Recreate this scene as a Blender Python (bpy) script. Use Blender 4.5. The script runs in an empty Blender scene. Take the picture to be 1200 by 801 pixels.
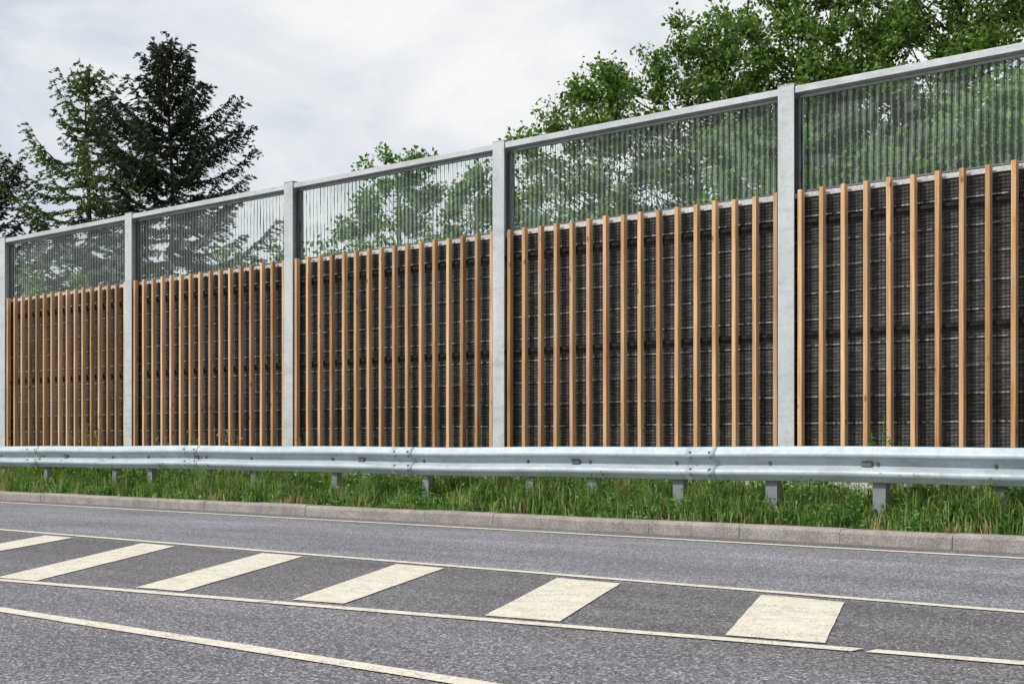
import bpy, math, random
import numpy as np
from mathutils import Vector
random.seed(7); np.random.seed(7)
scene=bpy.context.scene
COL=scene.collection

# ------------------------------------------------------------ helpers
def link(o,parent=None):
    COL.objects.link(o)
    if parent: o.parent=parent
    return o
def empty(name,loc=(0,0,0)):
    e=bpy.data.objects.new(name,None); e.location=loc; e.empty_display_size=0.3
    return link(e)
class MB:
    def __init__(s): s.v=[]; s.f=[]
    def box(s,x0,x1,y0,y1,z0,z1):
        b=len(s.v)
        s.v+=[(x0,y0,z0),(x1,y0,z0),(x1,y1,z0),(x0,y1,z0),(x0,y0,z1),(x1,y0,z1),(x1,y1,z1),(x0,y1,z1)]
        s.f+=[[b+i for i in q] for q in ((0,3,2,1),(4,5,6,7),(0,1,5,4),(1,2,6,5),(2,3,7,6),(3,0,4,7))]
    def quad(s,a,b_,c,d):
        b=len(s.v); s.v+=[a,b_,c,d]; s.f.append([b,b+1,b+2,b+3])
    def extrude_x(s,prof,x0,x1,nx=1,closed=False,wob=None):
        b=len(s.v); n=len(prof)
        for i in range(nx+1):
            x=x0+(x1-x0)*i/nx
            for (y,z) in prof:
                s.v.append((x,y,z+(wob(x) if wob else 0)))
        for i in range(nx):
            for j in range(n if closed else n-1):
                k=(j+1)%n
                s.f.append([b+i*n+j,b+(i+1)*n+j,b+(i+1)*n+k,b+i*n+k])
        if closed:
            s.f.append([b+j for j in range(n)][::1]); s.f.append([b+nx*n+j for j in range(n)][::-1])
    def tube(s,pts,rad,n=6):
        b=len(s.v); m=len(pts)
        for i,p in enumerate(pts):
            p=Vector(p)
            t=(Vector(pts[min(i+1,m-1)])-Vector(pts[max(i-1,0)])).normalized()
            a=t.orthogonal().normalized(); c=t.cross(a)
            for k in range(n):
                an=2*math.pi*k/n
                s.v.append(tuple(p+(a*math.cos(an)+c*math.sin(an))*rad[i]))
        for i in range(m-1):
            for k in range(n):
                k2=(k+1)%n
                s.f.append([b+i*n+k,b+i*n+k2,b+(i+1)*n+k2,b+(i+1)*n+k])
    def cyl_y(s,x,y0,y1,z,r,n=8):
        s.tube([(x,y0,z),(x,y1,z)],[r,r],n)
        b=len(s.v)-2*n
        s.f.append([b+i for i in range(n)])
    def obj(s,name,mat,parent=None,smooth=False,bevel=0):
        me=bpy.data.meshes.new(name); me.from_pydata(s.v,[],s.f); me.update()
        o=bpy.data.objects.new(name,me); me.materials.append(mat)
        if smooth: me.polygons.foreach_set('use_smooth',[True]*len(me.polygons))
        link(o,parent)
        if bevel:
            m=o.modifiers.new('bev','BEVEL'); m.width=bevel; m.segments=2; m.limit_method='ANGLE'
        return o
def np_mesh(name,verts,loops,totals,mat,parent=None):
    me=bpy.data.meshes.new(name)
    me.vertices.add(len(verts)); me.vertices.foreach_set('co',verts.astype(np.float32).ravel())
    me.loops.add(len(loops)); me.loops.foreach_set('vertex_index',loops.astype(np.int32))
    me.polygons.add(len(totals))
    st=np.concatenate([[0],np.cumsum(totals)[:-1]]).astype(np.int32)
    me.polygons.foreach_set('loop_start',st); me.polygons.foreach_set('loop_total',totals.astype(np.int32))
    me.update(calc_edges=True); me.validate()
    me.materials.append(mat)
    o=bpy.data.objects.new(name,me); return link(o,parent)
def norm(a): return a/np.maximum(np.linalg.norm(a,axis=1,keepdims=True),1e-6)
def leaves(name,P,A,L,W,mat,parent=None,flat=0.0):
    n=len(P); A=norm(A); R=np.random.normal(size=(n,3)); R[:,2]*=(1-flat)
    B=norm(np.cross(A,R)); L=L[:,None]; W=W[:,None]
    v=np.empty((n,4,3)); v[:,0]=P-A*L/2; v[:,1]=P+B*W/2-A*L*0.05; v[:,2]=P+A*L/2; v[:,3]=P-B*W/2-A*L*0.05
    return np_mesh(name,v.reshape(-1,3),np.arange(n*4),np.full(n,4),mat,parent)

# node helpers
class NT:
    def __init__(s,name):
        s.m=bpy.data.materials.new(name); s.m.use_nodes=True
        s.t=s.m.node_tree; s.n=s.t.nodes; s.b=s.n['Principled BSDF']; s.out=s.n['Material Output']
        s.tc=s.n.new('ShaderNodeTexCoord').outputs['Object']
        s.geo=s.n.new('ShaderNodeNewGeometry')
    def L(s,a,b): s.t.links.new(a,b)
    def mapping(s,sc,vec=None):
        m=s.n.new('ShaderNodeMapping'); m.inputs['Scale'].default_value=sc
        s.L(vec or s.tc,m.inputs['Vector']); return m.outputs[0]
    def noise(s,scale,detail=4,rough=0.6,vec=None,dist=0):
        t=s.n.new('ShaderNodeTexNoise'); t.inputs['Scale'].default_value=scale
        t.inputs['Detail'].default_value=detail; t.inputs['Roughness'].default_value=rough
        t.inputs['Distortion'].default_value=dist
        s.L(vec or s.tc,t.inputs['Vector']); return t.outputs['Fac']
    def vor(s,scale,vec=None,out='Color'):
        t=s.n.new('ShaderNodeTexVoronoi'); t.inputs['Scale'].default_value=scale
        s.L(vec or s.tc,t.inputs['Vector']); return t.outputs[out]
    def ramp(s,fac,stops,interp='LINEAR'):
        r=s.n.new('ShaderNodeValToRGB'); r.color_ramp.interpolation=interp
        e=r.color_ramp.elements
        while len(e)<len(stops): e.new(0.5)
        for i,(p,c) in enumerate(stops):
            e[i].position=p
            if not hasattr(c,'__len__'): c=(c,c,c)
            e[i].color=(*c,1)
        s.L(fac,r.inputs[0]); return r.outputs[0]
    def mix(s,f,a,b,mode='MIX'):
        m=s.n.new('ShaderNodeMix'); m.data_type='RGBA'; m.blend_type=mode; m.clamp_factor=True
        for i,v in ((0,f),(6,a),(7,b)):
            if hasattr(v,'is_linked') : s.L(v,m.inputs[i])
            elif i==0: m.inputs[0].default_value=v
            else: m.inputs[i].default_value=(*v,1) if hasattr(v,'__len__') else (v,v,v,1)
        return m.outputs[2]
    def math(s,op,a,b=0.0,c=0.0):
        m=s.n.new('ShaderNodeMath'); m.operation=op
        for i,v in enumerate((a,b,c)):
            if hasattr(v,'is_linked'): s.L(v,m.inputs[i])
            else: m.inputs[i].default_value=v
        return m.outputs[0]
    def sep(s,vec=None):
        x=s.n.new('ShaderNodeSeparateXYZ'); s.L(vec or s.tc,x.inputs[0]); return x.outputs
    def bump(s,h,strength=0.3,dist=0.01):
        b=s.n.new('ShaderNodeBump'); b.inputs['Strength'].default_value=strength; b.inputs['Distance'].default_value=dist
        s.L(h,b.inputs['Height']); s.L(b.outputs[0],s.b.inputs['Normal'])
    def set(s,rough=0.8,metal=0.0,spec=0.5,color=None):
        s.b.inputs['Roughness'].default_value=rough; s.b.inputs['Metallic'].default_value=metal
        s.b.inputs['Specular IOR Level'].default_value=spec
        if color is not None:
            if hasattr(color,'is_linked'): s.L(color,s.b.inputs['Base Color'])
            else: s.b.inputs['Base Color'].default_value=(*color,1)
        return s.m

# ------------------------------------------------------------ materials
def mat_asphalt():
    t=NT('asphalt')
    y=t.sep()[1]
    wob=t.math('MULTIPLY',t.noise(3.0,3),0.12)
    yy=t.math('ADD',y,wob)
    yn=t.math('DIVIDE',yy,12.0)
    base=t.ramp(yn,[(0.0,(.165,.161,.176)),(0.395,(.163,.159,.172)),(0.44,(.134,.130,.138)),(0.572,(.130,.127,.134)),(0.592,(.205,.203,.226)),(0.68,(.178,.176,.196)),(0.76,(.218,.216,.238)),(0.855,(.195,.193,.210)),(0.885,(.15,.148,.155))])
    wv=t.mapping((0.25,2.2,1)); base=t.mix(1.0,base,t.ramp(t.noise(1.0,4,0.6,wv),[(0.3,0.80),(0.7,1.15)]),'MULTIPLY')
    base=t.mix(1.0,base,t.ramp(t.noise(0.7,4,0.65),[(0.3,0.84),(0.7,1.1)]),'MULTIPLY')
    g=t.n.new('ShaderNodeSeparateColor'); t.L(t.vor(110.0),g.inputs[0])
    sp2=t.ramp(g.outputs[0],[(0.0,0.32),(0.5,0.82),(0.80,1.25),(1.0,2.9)])
    base=t.mix(1.0,base,sp2,'MULTIPLY')
    base=t.mix(1.0,base,t.ramp(t.noise(38,3,0.75),[(0.3,0.68),(0.7,1.32)]),'MULTIPLY')
    t.bump(g.outputs[0],0.4,0.003)
    return t.set(0.85,0,0.3,base)
def mat_paint():
    t=NT('road_paint')
    c=t.ramp(t.noise(6,5,0.7),[(0.3,(.56,.52,.43)),(0.7,(.72,.68,.58))])
    g=t.n.new('ShaderNodeSeparateColor'); t.L(t.vor(110),g.inputs[0])
    wear=t.math('ADD',t.math('MULTIPLY',g.outputs[1],0.6),t.math('MULTIPLY',t.noise(5,5,0.7),0.9))
    c=t.mix(t.ramp(wear,[(0.96,0.0),(1.12,0.7)]),c,(.20,.195,.20))
    c=t.mix(1.0,c,t.ramp(g.outputs[0],[(0,0.88),(1,1.08)]),'MULTIPLY')
    t.bump(g.outputs[0],0.35,0.003)
    return t.set(0.7,0,0.3,c)
def mat_concrete(name,a,b,sc=6):
    t=NT(name)
    c=t.ramp(t.noise(sc,6,0.7),[(0.3,a),(0.7,b)])
    c=t.mix(1.0,c,t.ramp(t.noise(70,3,0.7),[(0.3,0.6),(0.7,1.35)]),'MULTIPLY')
    r=t.n.new('ShaderNodeMapRange'); t.L(t.geo.outputs['Random Per Island'],r.inputs[0]); r.inputs[3].default_value=0.95; r.inputs[4].default_value=1.05
    c=t.mix(1.0,c,r.outputs[0],'MULTIPLY')
    t.bump(t.noise(60,3),0.5,0.008)
    return t.set(0.9,0,0.3,c)
def mat_steel(name,a,b,metal=0.45,rough=0.5):
    t=NT(name)
    c=t.ramp(t.noise(2.5,5,0.7,t.mapping((1,1,0.5))),[(0.3,a),(0.7,b)])
    g=t.n.new('ShaderNodeSeparateColor'); t.L(t.vor(45),g.inputs[0])
    c=t.mix(1.0,c,t.ramp(g.outputs[0],[(0,0.94),(1,1.05)]),'MULTIPLY')
    streak=t.noise(1.0,5,0.65,t.mapping((22,22,0.7)))
    c=t.mix(t.ramp(streak,[(0.60,0.0),(0.8,0.5)]),c,(.68,.68,.65))
    dirt=t.noise(1.0,5,0.7,t.mapping((2.2,6,9)))
    c=t.mix(t.ramp(dirt,[(0.5,0.0),(0.75,0.45)]),c,(.20,.20,.19))
    rust=t.noise(3.0,6,0.75,t.mapping((5,5,1.2)))
    c=t.mix(t.ramp(rust,[(0.63,0.0),(0.75,0.55)]),c,(.29,.19,.10))
    rr=t.ramp(t.noise(8,3),[(0.3,rough-.1),(0.7,rough+.12)])
    t.set(rough,metal,0.5,c); t.L(rr,t.b.inputs['Roughness'])
    return t.m
def mat_wood():
    t=NT('larch_wood')
    rnd=t.geo.outputs['Random Per Island']
    off=t.n.new('ShaderNodeCombineXYZ'); t.L(t.math('MULTIPLY',rnd,50),off.inputs[2])
    va=t.n.new('ShaderNodeVectorMath'); va.operation='ADD'; t.L(t.tc,va.inputs[0]); t.L(off.outputs[0],va.inputs[1])
    grain=t.noise(1.0,5,0.65,t.mapping((60,60,1.6),va.outputs[0]),0.6)
    c=t.ramp(grain,[(0.28,(.40,.23,.115)),(0.5,(.62,.40,.22)),(0.72,(.78,.55,.34))])
    tone=t.ramp(rnd,[(0,(.62,.56,.52)),(0.25,(.90,.88,.87)),(0.6,(1.0,1.0,1.02)),(1,(1.18,1.22,1.30))])
    c=t.mix(1.0,c,tone,'MULTIPLY')
    lenv=t.noise(1.0,3,0.6,t.mapping((8,8,.9),va.outputs[0]))
    c=t.mix(1.0,c,t.ramp(lenv,[(.3,(.70,.63,.56)),(.65,(1.08,1.06,1.04))]),'MULTIPLY')
    kn=t.ramp(t.vor(1.0,t.mapping((7,7,3.2),va.outputs[0]),'Distance'),[(0.06,0.34),(0.15,1.0)])
    c=t.mix(1.0,c,kn,'MULTIPLY')
    gw=t.noise(1.5,4,0.6)
    c=t.mix(t.ramp(gw,[(0.48,0),(0.72,0.4)]),c,(.46,.39,.31))
    t.bump(grain,0.3,0.003)
    return t.set(0.75,0,0.25,c)
def mat_absorber():
    t=NT('black_absorber')
    x,y,z=t.sep()
    c=t.ramp(t.noise(1.2,4,0.7),[(0.3,(.030,.030,.031)),(0.7,(.068,.066,.065))])
    d=t.noise(1.0,3,0.7,t.mapping((9,9,60)))
    c=t.mix(t.ramp(d,[(0.46,0),(0.70,0.7)]),c,(.165,.16,.158))
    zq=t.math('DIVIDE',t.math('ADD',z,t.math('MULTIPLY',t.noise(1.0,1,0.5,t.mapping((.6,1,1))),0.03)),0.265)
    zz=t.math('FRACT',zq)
    course=t.n.new('ShaderNodeTexWhiteNoise'); course.noise_dimensions='1D'; t.L(t.math('FLOOR',zq),course.inputs['W'])
    c=t.mix(1.0,c,t.ramp(course.outputs['Value'],[(0,.72),(1,1.25)]),'MULTIPLY')
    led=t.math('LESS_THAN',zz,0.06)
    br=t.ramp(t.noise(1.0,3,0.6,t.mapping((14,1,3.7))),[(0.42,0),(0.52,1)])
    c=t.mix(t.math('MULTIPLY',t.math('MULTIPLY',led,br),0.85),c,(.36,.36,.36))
    gap=t.math('GREATER_THAN',zz,0.93); c=t.mix(t.math('MULTIPLY',gap,.8),c,(.008,.008,.008))
    cell=t.math('SINE',t.math('MULTIPLY',x,150))
    c=t.mix(1.0,c,t.ramp(t.math('MULTIPLY_ADD',cell,.5,.5),[(0,0.6),(1,1.3)]),'MULTIPLY')
    return t.set(0.7,0,0.3,c)
def mat_glass():
    t=NT('ribbed_acrylic'); n=t.n
    x,y,z=t.sep()
    warp=t.noise(1.0,2,0.5,t.mapping((0.5,1,1.0)))
    w2=t.noise(1.0,2,0.5,t.mapping((3,1,2.2)))
    s=t.math('ADD',t.math('DIVIDE',x,0.074),t.math('ADD',t.math('MULTIPLY',warp,0.7),t.math('MULTIPLY',w2,0.18)))
    f=t.math('ABSOLUTE',t.math('SUBTRACT',t.math('FRACT',s),0.5))
    brk=t.noise(1.0,3,0.7,t.mapping((14,1,3.2)))
    big=t.noise(1.0,2,0.55,t.mapping((0.8,1,1.6)),1.2)
    wid=t.math('ADD',t.math('MULTIPLY',brk,0.36),t.math('MULTIPLY',big,0.26))
    line=t.ramp(t.math('SUBTRACT',f,t.math('SUBTRACT',wid,0.235)),[(0.0,1.0),(0.05,0.0)])
    soft=t.ramp(f,[(0.30,0.0),(0.5,1.0)])
    tr=n.new('ShaderNodeBsdfTransparent'); tr.inputs[0].default_value=(.95,.985,.97,1)
    tr2=n.new('ShaderNodeBsdfTransparent'); tr2.inputs[0].default_value=(.18,.24,.22,1)
    df=n.new('ShaderNodeBsdfDiffuse'); df.inputs[0].default_value=(.05,.065,.06,1)
    hz=n.new('ShaderNodeBsdfTranslucent'); hz.inputs[0].default_value=(.80,.90,.86,1)
    hd=n.new('ShaderNodeBsdfDiffuse'); hd.inputs[0].default_value=(.62,.70,.66,1)
    gl=n.new('ShaderNodeBsdfGlossy'); gl.inputs['Roughness'].default_value=0.1
    fr=n.new('ShaderNodeFresnel'); fr.inputs[0].default_value=1.45
    def mx(f,a,b):
        m=n.new('ShaderNodeMixShader')
        if hasattr(f,'is_linked'): t.L(f,m.inputs[0])
        else: m.inputs[0].default_value=f
        t.L(a,m.inputs[1]); t.L(b,m.inputs[2]); return m.outputs[0]
    scat=mx(0.4,hz.outputs[0],hd.outputs[0])
    # bent reflections painted in: noise adds slow swirls of pale haze per pane
    arc=t.math('SINE',t.math('MULTIPLY',t.math('ADD',t.math('MULTIPLY',big,26),0),1.0))
    sw=t.math('MULTIPLY',t.ramp(arc,[(0.3,0.0),(1.0,1.0)]),0.13)
    haze=mx(t.math('ADD',t.math('ADD',t.math('MULTIPLY',soft,0.30),0.06),sw),tr.outputs[0],scat)
    dark=mx(0.45,tr2.outputs[0],df.outputs[0])
    a=mx(line,haze,dark)
    a=mx(t.math('MULTIPLY',fr.outputs[0],0.6),a,gl.outputs[0])
    t.L(a,t.out.inputs[0]); return t.m
def mat_leaf(name,cols,trans=0.3,sc=0.7):
    t=NT(name); n=t.n
    r=t.geo.outputs['Random Per Island']
    k=t.math('ADD',t.math('MULTIPLY',r,0.6),t.math('MULTIPLY',t.noise(sc,2),0.55))
    c=t.ramp(k,[(0.2+0.6*i/(len(cols)-1),cc) for i,cc in enumerate(cols)])
    t.set(0.55,0,0.35,c)
    tl=n.new('ShaderNodeBsdfTranslucent'); m2=t.mix(1.0,c,(1.3,1.5,0.7),'MULTIPLY'); t.L(m2,tl.inputs[0])
    m=n.new('ShaderNodeMixShader'); m.inputs[0].default_value=trans
    t.L(t.b.outputs[0],m.inputs[1]); t.L(tl.outputs[0],m.inputs[2]); t.L(m.outputs[0],t.out.inputs[0])
    return t.m
def mat_bark():
    t=NT('bark'); c=t.ramp(t.noise(1,4,0.7,t.mapping((14,14,3))),[(0.3,(.035,.026,.02)),(0.7,(.12,.095,.075))])
    return t.set(0.9,0,0.2,c)
def mat_soil(name,stops):
    t=NT(name); c=t.ramp(t.noise(1.6,7,0.75),stops)
    c=t.mix(1.0,c,t.ramp(t.noise(30,4,0.7),[(0.3,0.6),(0.7,1.4)]),'MULTIPLY')
    t.bump(t.noise(25,4),0.6,0.03); return t.set(0.95,0,0.2,c)

M_as=mat_asphalt(); M_pt=mat_paint()
M_kb=mat_concrete('kerb_stone',(.20,.18,.165),(.35,.32,.30),5)
M_cc=mat_concrete('pale_concrete',(.46,.44,.39),(.62,.60,.54),2.5)
M_cap=mat_concrete('panel_cap_grey',(.44,.44,.43),(.60,.60,.59),4)
M_st=mat_steel('galvanised_post',(.42,.45,.475),(.56,.59,.61),0.12,0.55)
M_gr=mat_steel('galvanised_rail',(.34,.40,.435),(.46,.525,.565),0.22,0.58)
M_gp=mat_steel('weathered_rail_post',(.15,.165,.175),(.25,.275,.29),0.25,0.6)
M_dk=mat_steel('dull_bolt',(.10,.10,.10),(.18,.18,.18),0.5,0.5)
M_blk=mat_soil('black_batten',[(0.3,(.012,.012,.013)),(0.7,(.03,.03,.03))])
M_wd=mat_wood(); M_ab=mat_absorber(); M_gl=mat_glass(); M_bk=mat_bark()
M_l1=mat_leaf('deciduous_leaf',[(.020,.045,.010),(.052,.105,.020),(.10,.18,.032),(.18,.27,.055)],0.35,.9)
M_l2=mat_leaf('bush_leaf',[(.035,.08,.016),(.09,.18,.035),(.18,.30,.07)],0.4,.9)
M_n1=mat_leaf('conifer_needle_dark',[(.009,.018,.010),(.018,.034,.015),(.034,.056,.022)],0.1)
M_n2=mat_leaf('conifer_needle_light',[(.030,.055,.022),(.070,.115,.038),(.13,.18,.065)],0.25)
M_g=mat_leaf('grass_blade',[(.025,.065,.014),(.075,.165,.03),(.15,.27,.05),(.32,.35,.13)],0.35,1.5)
M_wl=mat_leaf('weed_leaf',[(.03,.08,.02),(.07,.175,.035),(.14,.29,.055)],0.3,1.5)
M_cone=mat_concrete('conifer_cone',(.11,.045,.02),(.2,.09,.04),8)

# ------------------------------------------------------------ ground / road
gm=mat_soil('field_ground',[(0.3,(.045,.06,.02)),(0.7,(.09,.12,.04))])
g=MB(); g.quad((-900,-900,-.06),(900,-900,-.06),(900,900,-.06),(-900,900,-.06)); g.obj('ground',gm)
r=MB(); r.quad((-300,-2.4,0),(300,-2.4,0),(300,10.75,0),(-300,10.75,0))
r.obj('road',M_as)
vm=mat_soil('verge_soil',[(0.3,(.05,.045,.03)),(0.55,(.06,.085,.025)),(0.7,(.10,.12,.045))])
v=MB(); prof=[(10.93,.105),(11.3,.15),(12.0,.19),(12.7,.24),(14,.25),(60,.2),(300,-.07)]
v.extrude_x(prof,-300,300,1); v.obj('grass_verge',vm)
v=MB(); v.extrude_x([(-60,-.07),(-30,.1),(-2.63,.105)],-300,300,1); v.obj('grass_verge',vm)
k=MB(); x=-90.0
while x<40:
    j=random.uniform(-.005,.005); zt=.122+random.uniform(-.004,.004)
    x1=x+0.995
    k.extrude_x([(10.75+j,-.03),(10.752+j,zt-.03),(10.762+j,zt-.012),(10.785+j,zt),(10.925,zt),(10.93,.0)][::-1],x,x1,1,closed=True)
    x+=1.0
k.obj('kerb',M_kb)
k=MB(); x=-60.0
while x<40:
    k.box(x,x+.992,-2.6,-2.4,-.03,.12); x+=1
k.obj('kerb',M_kb,bevel=.01)
Z=.005
mk=MB()
def strip(x0,y0,x1,y1,w,z=Z):
    n=int(max(2,(abs(x1-x0))/0.25)); b=len(mk.v)
    for i in range(n+1):
        t=i/n; xx=x0+(x1-x0)*t; yy=y0+(y1-y0)*t
        mk.v.append((xx,yy-w/2+random.uniform(-.003,.003),z)); mk.v.append((xx,yy+w/2+random.uniform(-.003,.003),z))
    for i in range(n): mk.f.append([b+2*i,b+2*i+2,b+2*i+3,b+2*i+1])
strip(-250,10.25,100,10.25,.11)
strip(-250,6.97,100,6.97,.10)
strip(-250,3.60,100,3.60,.11)
def yl(x): return 5.235+.158*(x+2.82)
strip(-12.5,yl(-12.5),-6.05,yl(-6.05),.10); strip(-6.03,yl(-6.03),-2.84,yl(-2.84),.10); strip(-2.79,yl(-2.79)+.01,7,yl(7),.10)
ST=[((-11.93,6.80),(-11.45,6.80),(-9.40,4.28),(-9.72,4.22)),
    ((-10.37,6.80),(-9.88,6.80),(-8.00,4.50),(-8.38,4.44)),
    ((-8.76,6.82),(-8.27,6.82),(-6.82,4.74),(-7.20,4.68)),
    ((-7.26,6.82),(-6.78,6.81),(-5.66,4.94),(-6.01,4.88)),
    ((-5.76,6.79),(-5.25,6.77),(-4.34,5.13),(-4.76,5.06)),
    ((-4.28,6.79),(-3.75,6.77),(-3.04,5.32),(-3.49,5.25)),
    ((-2.78,6.79),(-2.27,6.78),(-1.70,5.50),(-2.15,5.44)),
    ((-1.28,6.79),(-.78,6.78),(-.40,5.72),(-.82,5.66)),
    ((.22,6.79),(.72,6.78),(1.0,5.94),(.6,5.87))]
for q in ST:
    a,b,c,d=[Vector((p[0],p[1],Z)) for p in q]; n=10; base=len(mk.v)
    for i in range(n+1):
        t=i/n; l=a.lerp(d,t); r_=b.lerp(c,t)
        mk.v.append((l.x+random.uniform(-.003,.003),l.y,Z)); mk.v.append((r_.x+random.uniform(-.003,.003),r_.y,Z))
    for i in range(n): mk.f.append([base+2*i,base+2*i+2,base+2*i+3,base+2*i+1])
mk.obj('road_marking',M_pt)

# ------------------------------------------------------------ noise barrier
NB=empty('noise_barrier',(0,0,0))
SP=4.02; posts=[-7.72+SP*i for i in range(-16,8)]
pm=MB(); YF=12.72; D=.20; HW=.095
for i,px in enumerate(posts):
    zt=4.52
    pm.box(px-HW,px+HW,YF,YF+.014,.0,zt)
    pm.box(px-HW,px+HW,YF+D-.014,YF+D,.0,zt)
    pm.box(px-.006,px+.006,YF+.0142,YF+D-.0142,.0,zt-.001)
    pm.box(px-HW-.004,px+HW+.004,YF-.004,YF+D+.004,zt+.001,zt+.009)
pm.obj('posts',M_st,NB,bevel=.002)
sl=MB(); bt=MB(); ab=MB(); cp=MB(); gl=MB(); tr=MB(); pl=MB(); fr=MB()
aprof=[]
z=.50
while z<3.335:
    aprof+= [(12.846,z),(12.843,z+.018),(12.853,z+.024),(12.853,z+.030)]
    z+=.034
aprof.append((12.85,3.364))
for i in range(len(posts)-1):
    a=posts[i]; b=posts[i+1]
    wave=random.uniform(-.006,.006)
    for s in range(16):
        cx=a+.145+.2487*s
        w=.0235; dz=random.uniform(-.010,.010); j=random.uniform(-.006,.006); j2=j+random.uniform(-.007,.007)
        bb=len(sl.v); sl.box(cx-w+j,cx+w+j,12.738,12.800,.50+dz,3.435+dz)
        for q in range(4,8): vx=sl.v[bb+q]; sl.v[bb+q]=(vx[0]+j2-j,vx[1],vx[2])
    for hz in (.75,1.95,3.1): bt.box(a+.02,b-.02,12.802,12.838,hz,hz+.035)
    ab.extrude_x(aprof,a+.012,b-.012,1)
    ab.quad((a+.012,12.93,.5),(b-.012,12.93,.5),(b-.012,12.93,3.36),(a+.012,12.93,3.36))
    cp.box(a+.012,b-.012,12.835,12.905,3.368,3.425+wave)
    pl.box(a+.012,b-.012,12.80,12.90,.0,.495)
    n=60; bb=len(gl.v)
    for q in range(n+1):
        xx=a+.012+(b-a-.024)*q/n
        for zz in (3.44,3.9,4.42): gl.v.append((xx,12.865+.004*math.sin(xx*9)+.003*math.sin(zz*7+xx*4),zz))
    for q in range(n):
        for w in range(2):
            gl.f.append([bb+q*3+w,bb+q*3+3+w,bb+q*3+4+w,bb+q*3+1+w])
    fr.box(a+.013,b-.013,12.845,12.885,3.428+max(wave,0),3.445+max(wave,0))
    tr.box(a+HW+.002,b-HW-.002,12.735,12.90,4.430,4.500)
    tr.box(a+HW+.002,b-HW-.002,12.84,12.885,4.400,4.427)
    for q in (a+.06,b-.06):
        fr.box(q-.02,q+.02,12.84,12.89,3.45,4.39)
sl.obj('timber_slats',M_wd,NB,bevel=.003)
bt.obj('timber_battens',M_blk,NB); ab.obj('absorber_panels',M_ab,NB); cp.obj('panel_caps',M_cap,NB,bevel=.004)
pl.obj('concrete_plinth',M_cc,NB,bevel=.006); gl.obj('acrylic_panes',M_gl,NB,smooth=True)
fr.obj('pane_frames',M_dk,NB); tr.obj('top_rails',M_st,NB,bevel=.003)

# ------------------------------------------------------------ guardrail
GR=empty('guardrail',(0,0,0))
zb=.495; H=.318; yb=11.33
raw=[(.030,0),(.034,.006),(.072,.050),(.081,.062),(.083,.075),(.081,.090),(.070,.103),(.020,.134),(.006,.142),(0,.152),(0,.166),(.006,.176),(.020,.184),(.070,.215),(.081,.228),(.083,.243),(.081,.256),(.072,.268),(.034,.312),(.030,.318)]
prof=[(yb-f,zb+z_) for f,z_ in raw]
wob=lambda x: .006*math.sin(x*.7)+.004*math.sin(x*1.9+1)
rb=MB(); rb.extrude_x(prof,-80,20,200,wob=wob)
o=rb.obj('w_beam',M_gr,GR,smooth=True)
m=o.modifiers.new('s','SOLIDIFY'); m.thickness=.004
jn=MB(); bo=MB()
js=[-7.77+4.13*i for i in range(-14,6)]
for jx in js:
    p2=[(y-.006,z_) for y,z_ in prof]; jn.extrude_x(p2,jx-.17,jx+.17,4,wob=wob)
    for dx in (-.11,.11):
        for zz,yy in ((.052,yb-.078),(.105,yb-.072),(.212,yb-.072),(.266,yb-.078)):
            bo.cyl_y(jx+dx,yy-.014,yy+.01,zb+zz+wob(jx),.010)
o=jn.obj('lap_joints',M_gr,GR,smooth=True); m=o.modifiers.new('s','SOLIDIFY'); m.thickness=.004
px=[-4.89,-5.95,-7.04,-8.09,-9.17,-10.02,-11.6,-13.18,-14.77,-15.75,-17.1,-18.0,-19.9,-21.2,-22.6,-24]+[-25.4-1.33*i for i in range(35)]+[-3.83,-2.77,-1.7,-.6,.5,1.6,2.7,3.8,4.9,6]
pp=MB()
for x in px:
    hw=.062 if x>-9.5 else .05
    pp.box(x-hw,x+hw,11.345,11.351,-.05,.78); pp.box(x-hw,x-hw+.006,11.3512,11.43,-.05,.779); pp.box(x+hw-.006,x+hw,11.3512,11.43,-.05,.779)
    bo.cyl_y(x,yb-.018,yb+.002,zb+.159+wob(x),.014)
pp.obj('posts',M_gp,GR,bevel=.002)
bo.obj('bolts',M_dk,GR)
rf=MB()
for x in [-9.35+3.3*i for i in range(-18,4)]:
    rf.box(x-.05,x+.05,yb-.030,yb-.004,zb+.138+wob(x),zb+.180+wob(x))
rf.obj('reflector_brackets',M_dk,GR,bevel=.004)

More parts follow.
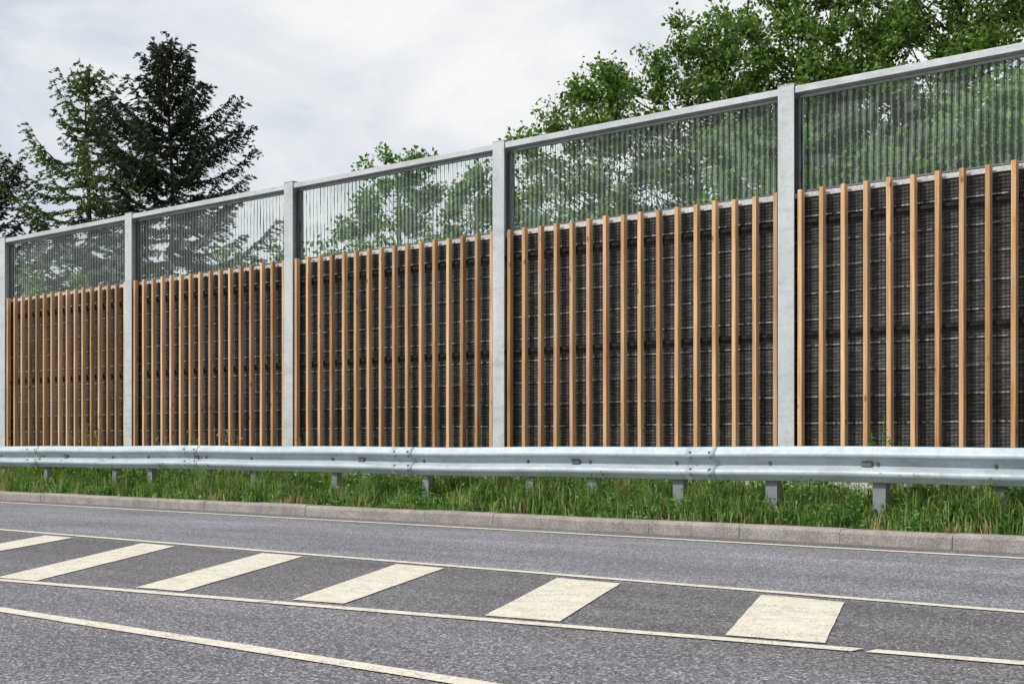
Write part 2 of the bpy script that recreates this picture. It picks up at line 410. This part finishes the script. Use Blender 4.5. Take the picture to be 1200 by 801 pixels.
# ------------------------------------------------------------ grass
def grass(name,N,x0,x1,y0,y1,hmin,hmax,zf,seed,mat,pw=1.0,bw=(.0035,.0075)):
    rs=np.random.RandomState(seed)
    nc=N//16
    cx=x1-(x1-x0)*rs.rand(nc)**1.5; cy=y0+(y1-y0)*rs.rand(nc)**pw
    keep=(np.sin(cx*2.1+1)*np.sin(cx*.77)+np.sin(cy*6+cx*1.1)*.6+rs.normal(0,.6,nc))>-.75
    cx=cx[keep]; cy=cy[keep]; nc=len(cx)
    idx=rs.randint(0,nc,N)
    X=cx[idx]+rs.normal(0,.045,N); Y=np.clip(cy[idx]+rs.normal(0,.045,N),y0,y1)
    hn=.5+.5*np.sin(X*1.7+np.sin(Y*5)*1.2)*np.sin(X*.63+2)+.35*((Y-y0)/(y1-y0))
    chh=rs.rand(nc)[idx]
    Hh=(hmin+(hmax-hmin)*np.clip(hn*.5+chh**2*.6+rs.rand(N)*.25-.15,0,1))
    Hh*=np.interp(Y,[10.93,11.15],[.5,1])
    Zb=np.interp(Y,[10.93,11.3,12.0,12.7],[.105,.15,.19,.24])-.01+zf
    can=rs.rand(nc)*2*np.pi
    an=can[idx]+rs.normal(0,1.1,N); lean=rs.rand(N)**1.1*1.05
    D_=np.stack([np.cos(an),np.sin(an),np.zeros(N)],1)
    a2=rs.rand(N)*np.pi; S=np.stack([np.cos(a2),np.sin(a2),np.zeros(N)],1)
    w=(rs.uniform(bw[0],bw[1],N))[:,None]
    P=np.stack([X,Y,Zb],1); up=np.array([[0,0,1.0]]); h=Hh[:,None]; ln=lean[:,None]
    mid=P+up*h*.6+D_*h*ln*.25; tip=P+up*h*(1-.45*ln)+D_*h*ln*.95
    v=np.stack([P-S*w,P+S*w,mid+S*w*.8,mid-S*w*.8,tip],1)
    base=np.arange(N)[:,None]*5
    lp=np.concatenate([base+0,base+1,base+2,base+3,base+3,base+2,base+4],1).ravel()
    tot=np.tile([4,3],N)
    np_mesh(name,v.reshape(-1,3),lp,tot,mat)
grass('grass',115000,-46,2,10.935,12.75,.05,.50,0,3,M_g)
M_gd=mat_leaf('dry_grass_blade',[(.18,.16,.07),(.32,.27,.12),(.46,.40,.20)],0.3,1.5)
grass('dry_grass',11000,-46,2,10.935,12.5,.05,.42,0,8,M_gd,2.0,(.002,.0045))
rs=np.random.RandomState(5)
P=[];A=[];Ls=[]
for i in range(1250):
    x=1-(43)*rs.rand()**1.4; y=rs.choice([rs.uniform(10.98,11.5),rs.uniform(11.5,12.65)],p=[.45,.55])
    z0=np.interp(y,[10.93,11.3,12.0,12.7],[.105,.15,.19,.24]); hh=rs.uniform(.08,.50)*(.45 if y<11.2 else 1); n=rs.randint(25,75)
    t=rs.rand(n); rr=rs.uniform(.04,.15)
    P.append(np.stack([x+rs.normal(0,rr,n),np.maximum(y+rs.normal(0,rr*.7,n),10.86),z0+t*hh],1)); A.append(np.stack([rs.normal(0,1,n),rs.normal(0,1,n),rs.uniform(-.2,.9,n)],1)); Ls.append(rs.uniform(.02,.065,n))
P=np.concatenate(P);A=np.concatenate(A);Ls=np.concatenate(Ls)
leaves('weeds',P,A,Ls,Ls*.5,M_wl)
def tallweed(x,y,h,seed,mat,n=60,spread=.06):
    rs=np.random.RandomState(seed); e=empty('weed_plant',(x,y,.2))
    mb=MB(); P=[];A=[]
    for s in range(4):
        dx,dy=rs.normal(0,spread,2); hh=h*rs.uniform(.75,1)
        mb.tube([(0,0,0),(dx*.5,dy*.5,hh*.5),(dx*1.4,dy*.6,hh)],[.006,.004,.002],4)
        for q in range(n//4):
            t=rs.uniform(.25,1); P.append((dx*1.4*t+rs.normal(0,.02),dy*.6*t+rs.normal(0,.02),hh*t)); A.append((rs.normal(),rs.normal(),.5))
    mb.obj('stem',mat,e); leaves('leaves',np.array(P),np.array(A),np.full(len(P),.055),np.full(len(P),.022),mat,e)
tallweed(-6.62,12.62,.95,1,M_wl,110); tallweed(-6.50,12.6,.7,2,M_wl)
M_dry=mat_leaf('dry_stalk',[(.24,.20,.05),(.42,.34,.08)],0.2)
for i,(x,h) in enumerate([(-17.2,1.0),(-17.9,.95),(-16.7,.9),(-20.4,1.1),(-21.0,.95),(-18.6,.85),(-15.3,.82),(-20.8,1.05)]): tallweed(x,12.6,h,10+i,M_dry,34,.09)

# ------------------------------------------------------------ trees
def deciduous(x,y,H,R,zb,nc,seed,mat,name='deciduous_tree',per=26,lsz=.12):
    rs=np.random.RandomState(seed); e=empty(name,(x,y,.2))
    mb=MB(); P=[];A=[]
    tw=[rs.normal(0,.12) for _ in range(4)]
    tp=lambda t: Vector((tw[0]*math.sin(t*3)+tw[1]*t,tw[2]*math.sin(t*2.4)+tw[3]*t,t*H*.88))
    r0=.016*H
    mb.tube([tp(t/8) for t in range(9)],[r0*(1-.9*t/8)+.01 for t in range(9)],8)
    cz=(H+zb)/2; hz=(H-zb)/2
    ph=rs.uniform(0,6.28,3)
    for c in range(nc):
        d=rs.normal(size=3); d/=np.linalg.norm(d); rr=rs.uniform(.25,1)**.5
        az=math.atan2(d[1],d[0]); lob=1+.18*math.sin(3*az+ph[0])+.14*math.sin(5*d[2]+ph[1])
        taper=1-.25*max(d[2],0)
        c0=Vector((d[0]*R*rr*lob*taper,d[1]*R*rr*lob*taper,cz+d[2]*hz*rr*(1+.06*math.sin(4*az+ph[2]))))
        t0=min(max((c0.z-.35*math.hypot(c0.x,c0.y)-.4)/(H*.88),.12),.93)
        s0=tp(t0); mid=s0.lerp(c0,.5)+Vector((rs.normal(0,.12),rs.normal(0,.12),-.12*R*.3))
        ln=(c0-s0).length; rb_=max(.008,.012*ln)
        mb.tube([s0,mid,c0],[rb_,rb_*.6,.006],5)
        out=(c0-Vector((0,0,cz-.3*hz))).normalized()
        csz=rs.uniform(.28,.62)*(.5+R*.20)
        for q in range(rs.randint(6,11)):
            dr=Vector(rs.normal(size=3)).normalized()*.9+out*.7+Vector((0,0,.25)); dr.normalize()
            L_=csz*rs.uniform(.6,1.55); en=c0+dr*L_+Vector((0,0,-.12*L_))
            mb.tube([c0,en],[.005,.002],3)
            n=int(per*rs.uniform(.6,1.3)); tt=rs.rand(n)**.7
            base=np.array(c0)[None]+np.array(en-c0)[None]*tt[:,None]
            P.append(base+rs.normal(0,.075,(n,3))); A.append(rs.normal(0,.7,(n,3))+np.array(dr)[None]*.8+np.array([[0,0,-.2]]))
    P=np.concatenate(P);A=np.concatenate(A); L=rs.uniform(.6,1.25,len(P))*lsz
    mb.obj('trunk_and_limbs',M_bk,e,smooth=True)
    leaves('crown',P,A,L,L*.60,mat,e)
deciduous(-11.4,25.0,10.7,3.2,3.5,185,11,M_l1,lsz=.105)
deciduous(-14.0,24.2,10.1,2.6,3.5,150,12,M_l1,lsz=.105)
deciduous(-15.2,21.9,8.8,2.2,3.2,125,13,M_l1,lsz=.10)
deciduous(-16.0,19.9,7.45,1.45,2.8,72,14,M_l1,lsz=.095)
deciduous(-8.6,25.6,11.3,3.4,3.5,170,15,M_l1,lsz=.105)
deciduous(-12.6,23.0,8.6,2.3,3.0,95,21,M_l1,lsz=.105)
deciduous(-4.6,27.0,10.0,3.0,3.0,50,16,M_l1)
deciduous(-20.6,19.4,6.75,1.25,2.8,44,17,M_l2,lsz=.10)
deciduous(-14.4,16.9,4.7,1.3,1.6,34,18,M_l2,lsz=.10)
deciduous(-11.0,18.5,5.4,1.8,1.8,46,19,M_l2,lsz=.10)
deciduous(-17.9,19.0,5.5,1.4,2.2,40,20,M_l2,lsz=.10)
deciduous(-8.0,19.5,5.9,1.9,1.8,46,22,M_l2,lsz=.10)

rs=np.random.RandomState(33); P=[];A=[]
for i in range(430):
    x=rs.uniform(-46,-2); y=18+rs.normal(0,.7)
    top=4.1+.55*math.sin(x*.55)+.4*math.sin(x*1.7+1)-(.3 if -33<x<-22 else 0)+(.5 if x<-31 else 0)
    z=top*rs.uniform(.2,1)**.5; n=80; s=rs.uniform(.2,.42)
    q=rs.normal(size=(n,3)); q/=np.linalg.norm(q,axis=1,keepdims=True)
    P.append(np.array([[x,y,z]])+q*s*rs.uniform(.3,1.25,(n,1))); A.append(rs.normal(size=(n,3)))
P=np.concatenate(P);A=np.concatenate(A);L=rs.uniform(.07,.14,len(P)); leaves('hedge',P,A,L,L*.6,M_l2)

def conifer(x,y,H,R,zb,seed,mat,cones=False,dens=1.0,droop=.18,pw=.72,gap=1.0):
    rs=np.random.RandomState(seed); e=empty('conifer_tree',(x,y,.15))
    mb=MB(); P=[];A=[];LL=[]
    mb.tube([(0.05*math.sin(t*1.3),0.05*math.cos(t),H*t/10) for t in range(11)],[.016*H*(1-t/10.3)*.7+.01 for t in range(11)],8)
    z=zb
    while z<H-.15:
        f=(z-zb)/(H-zb)
        prof=(1-f)**pw*(.80+.20*math.sin(f*17+seed))*R
        if f<.12: prof*=.8
        nb=rs.randint(4,7); a0=rs.rand()*6.28
        for b in range(nb):
            az=a0+b*6.283/nb+rs.normal(0,.25); ln=max(.22,prof*rs.choice([.5,.75,.95,1.1,1.3],p=[.2,.2,.3,.2,.1])*rs.uniform(.9,1.1))
            el=-.12+.85*f**1.4+rs.normal(0,.09)
            dx,dy=math.cos(az),math.sin(az)
            pts=[]
            for q in range(8):
                t=q/7; rr=ln*t; zz=z+math.tan(el)*rr-droop*ln*math.sin(t*math.pi*.85)+.20*ln*t**3
                pts.append(Vector((dx*rr,dy*rr,zz)))
            mb.tube(pts,[.006+.010*ln*(1-q/7) for q in range(8)],4)
            nt=max(5,int(ln*10*dens))
            for q in range(nt):
                t=.15+.85*(q+rs.rand())/nt; t=min(t,.999); k_=min(int(t*7),6); p=pts[k_].lerp(pts[k_+1],t*7-k_)
                side=1 if q%2 else -1
                tl=(.14+.34*ln*.5*math.sin(min(t*1.05,1)*math.pi*.80+.35)*.9)*rs.uniform(.6,1.3)
                d=Vector((dx*.85-dy*side*.75,dy*.85+dx*side*.75,rs.normal(-.05,.16))).normalized()
                n=int(10+tl*22); tt=rs.rand(n)
                base=np.array(p)[None]+np.array(d)[None]*(tl*tt)[:,None]
                base[:,2]-=.35*tl*tt**2
                nn=rs.normal(0,.022,(n,3)); P.append(base+nn)
                A.append(np.array(d)[None]+rs.normal(0,.42,(n,3))+np.array([[0,0,-.15]]))
            n=int(14*ln)+6; tt=rs.rand(n)
            i0=np.minimum((tt*7).astype(int),6); pa=np.array([list(p) for p in pts]); fr_=(tt*7-i0)[:,None]
            P.append(pa[i0]*(1-fr_)+pa[i0+1]*fr_+rs.normal(0,.025,(n,3))); A.append(np.array([[dx,dy,.1]])+rs.normal(0,.5,(n,3)))
        z+=gap*(.24+.20*(1-f))*rs.uniform(.75,1.3)
    for q in range(60):
        t=rs.rand(); P.append(np.array([[0.02,0.02,H-.5+t*.75]])+rs.normal(0,.03,(3,3))); A.append(rs.normal(size=(3,3))*.5+[[0,0,1]])
    P=np.concatenate(P);A=np.concatenate(A); L=rs.uniform(.08,.18,len(P))
    mb.obj('trunk_and_limbs',M_bk,e,smooth=True); leaves('needles',P,A,L,L*.32,mat,e)
    if cones:
        cb=MB()
        for q in range(150):
            zz=H-rs.rand()**1.2*2.0; rr=(H-zz)*.34*rs.uniform(.3,1)+.06; az=rs.rand()*6.28
            p=(math.cos(az)*rr,math.sin(az)*rr,zz); l=rs.uniform(.10,.16)
            cb.tube([(p[0],p[1],p[2]),(p[0],p[1],p[2]-l*.4),(p[0],p[1],p[2]-l)],[.015,.035,.012],5)
        cb.obj('cones',M_cone,e)
conifer(-33.8,23.1,11.75,4.3,3.0,41,M_n1,True,1.7,.10,.60,.72)
conifer(-37.6,22.8,11.6,4.3,3.0,42,M_n2,False,1.2,.20,.64,.92)
conifer(-39.6,20.6,9.3,3.4,2.5,43,M_n1,False,1.3,.16,.62,.95)
conifer(-44.5,21.5,9.5,2.8,2.5,44,M_n2,False,.9)

# ------------------------------------------------------------ sky & sun
w=bpy.data.worlds.new('World'); scene.world=w; w.use_nodes=True
nt=w.node_tree; n=nt.nodes; bg=n['Background']
sd=Vector((-.50,-.85,.95)).normalized()
sky=n.new('ShaderNodeTexSky'); sky.sky_type='NISHITA'; sky.sun_disc=False
sky.sun_elevation=math.asin(sd.z); sky.sun_rotation=math.atan2(sd.x,sd.y)
tc=n.new('ShaderNodeTexCoord')
mp=n.new('ShaderNodeMapping'); mp.inputs['Scale'].default_value=(1.0,1.0,1.9); nt.links.new(tc.outputs['Generated'],mp.inputs[0])
def wn(sc,de,ro,di=0):
    q=n.new('ShaderNodeTexNoise'); q.inputs['Scale'].default_value=sc; q.inputs['Detail'].default_value=de; q.inputs['Roughness'].default_value=ro; q.inputs['Distortion'].default_value=di
    nt.links.new(mp.outputs[0],q.inputs['Vector']); return q.outputs['Fac']
def wr(f,st):
    q=n.new('ShaderNodeValToRGB'); e=q.color_ramp.elements
    while len(e)<len(st): e.new(.5)
    for i,(p,c) in enumerate(st): e[i].position=p; e[i].color=(*c,1)
    nt.links.new(f,q.inputs[0]); return q.outputs[0]
cl=wr(wn(5.0,9,.56,.5),[(.38,(.66,.71,.79)),(.47,(.78,.82,.87)),(.56,(.88,.895,.92)),(.66,(.97,.97,.975))])
sc_=n.new('ShaderNodeMix'); sc_.data_type='RGBA'; sc_.blend_type='MULTIPLY'; sc_.inputs[0].default_value=1; nt.links.new(cl,sc_.inputs[6]); sc_.inputs[7].default_value=(9.8,9.8,9.8,1)
mx=n.new('ShaderNodeMix'); mx.data_type='RGBA'
cov=wr(wn(1.7,5,.5),[(.30,(.90,)*3),(.5,(.985,)*3)])
nt.links.new(cov,mx.inputs[0]); nt.links.new(sky.outputs[0],mx.inputs[6]); nt.links.new(sc_.outputs[2],mx.inputs[7])
nt.links.new(mx.outputs[2],bg.inputs[0]); bg.inputs[1].default_value=.1
sun=bpy.data.lights.new('sun','SUN'); sun.energy=3.7; sun.angle=math.radians(6); sun.color=(1,.955,.89)
so=bpy.data.objects.new('sun',sun); link(so); so.rotation_euler=sd.to_track_quat('Z','Y').to_euler()

# ------------------------------------------------------------ camera
cam=bpy.data.cameras.new('camera'); co=bpy.data.objects.new('camera',cam); link(co)
co.location=(0,0,.84); co.rotation_euler=(math.radians(90),0,math.radians(42.15))
cam.lens=50; cam.sensor_width=36; cam.shift_y=.0996; cam.clip_end=3000
scene.camera=co
scene.view_settings.view_transform='Standard'; scene.view_settings.look='None'; scene.view_settings.exposure=0
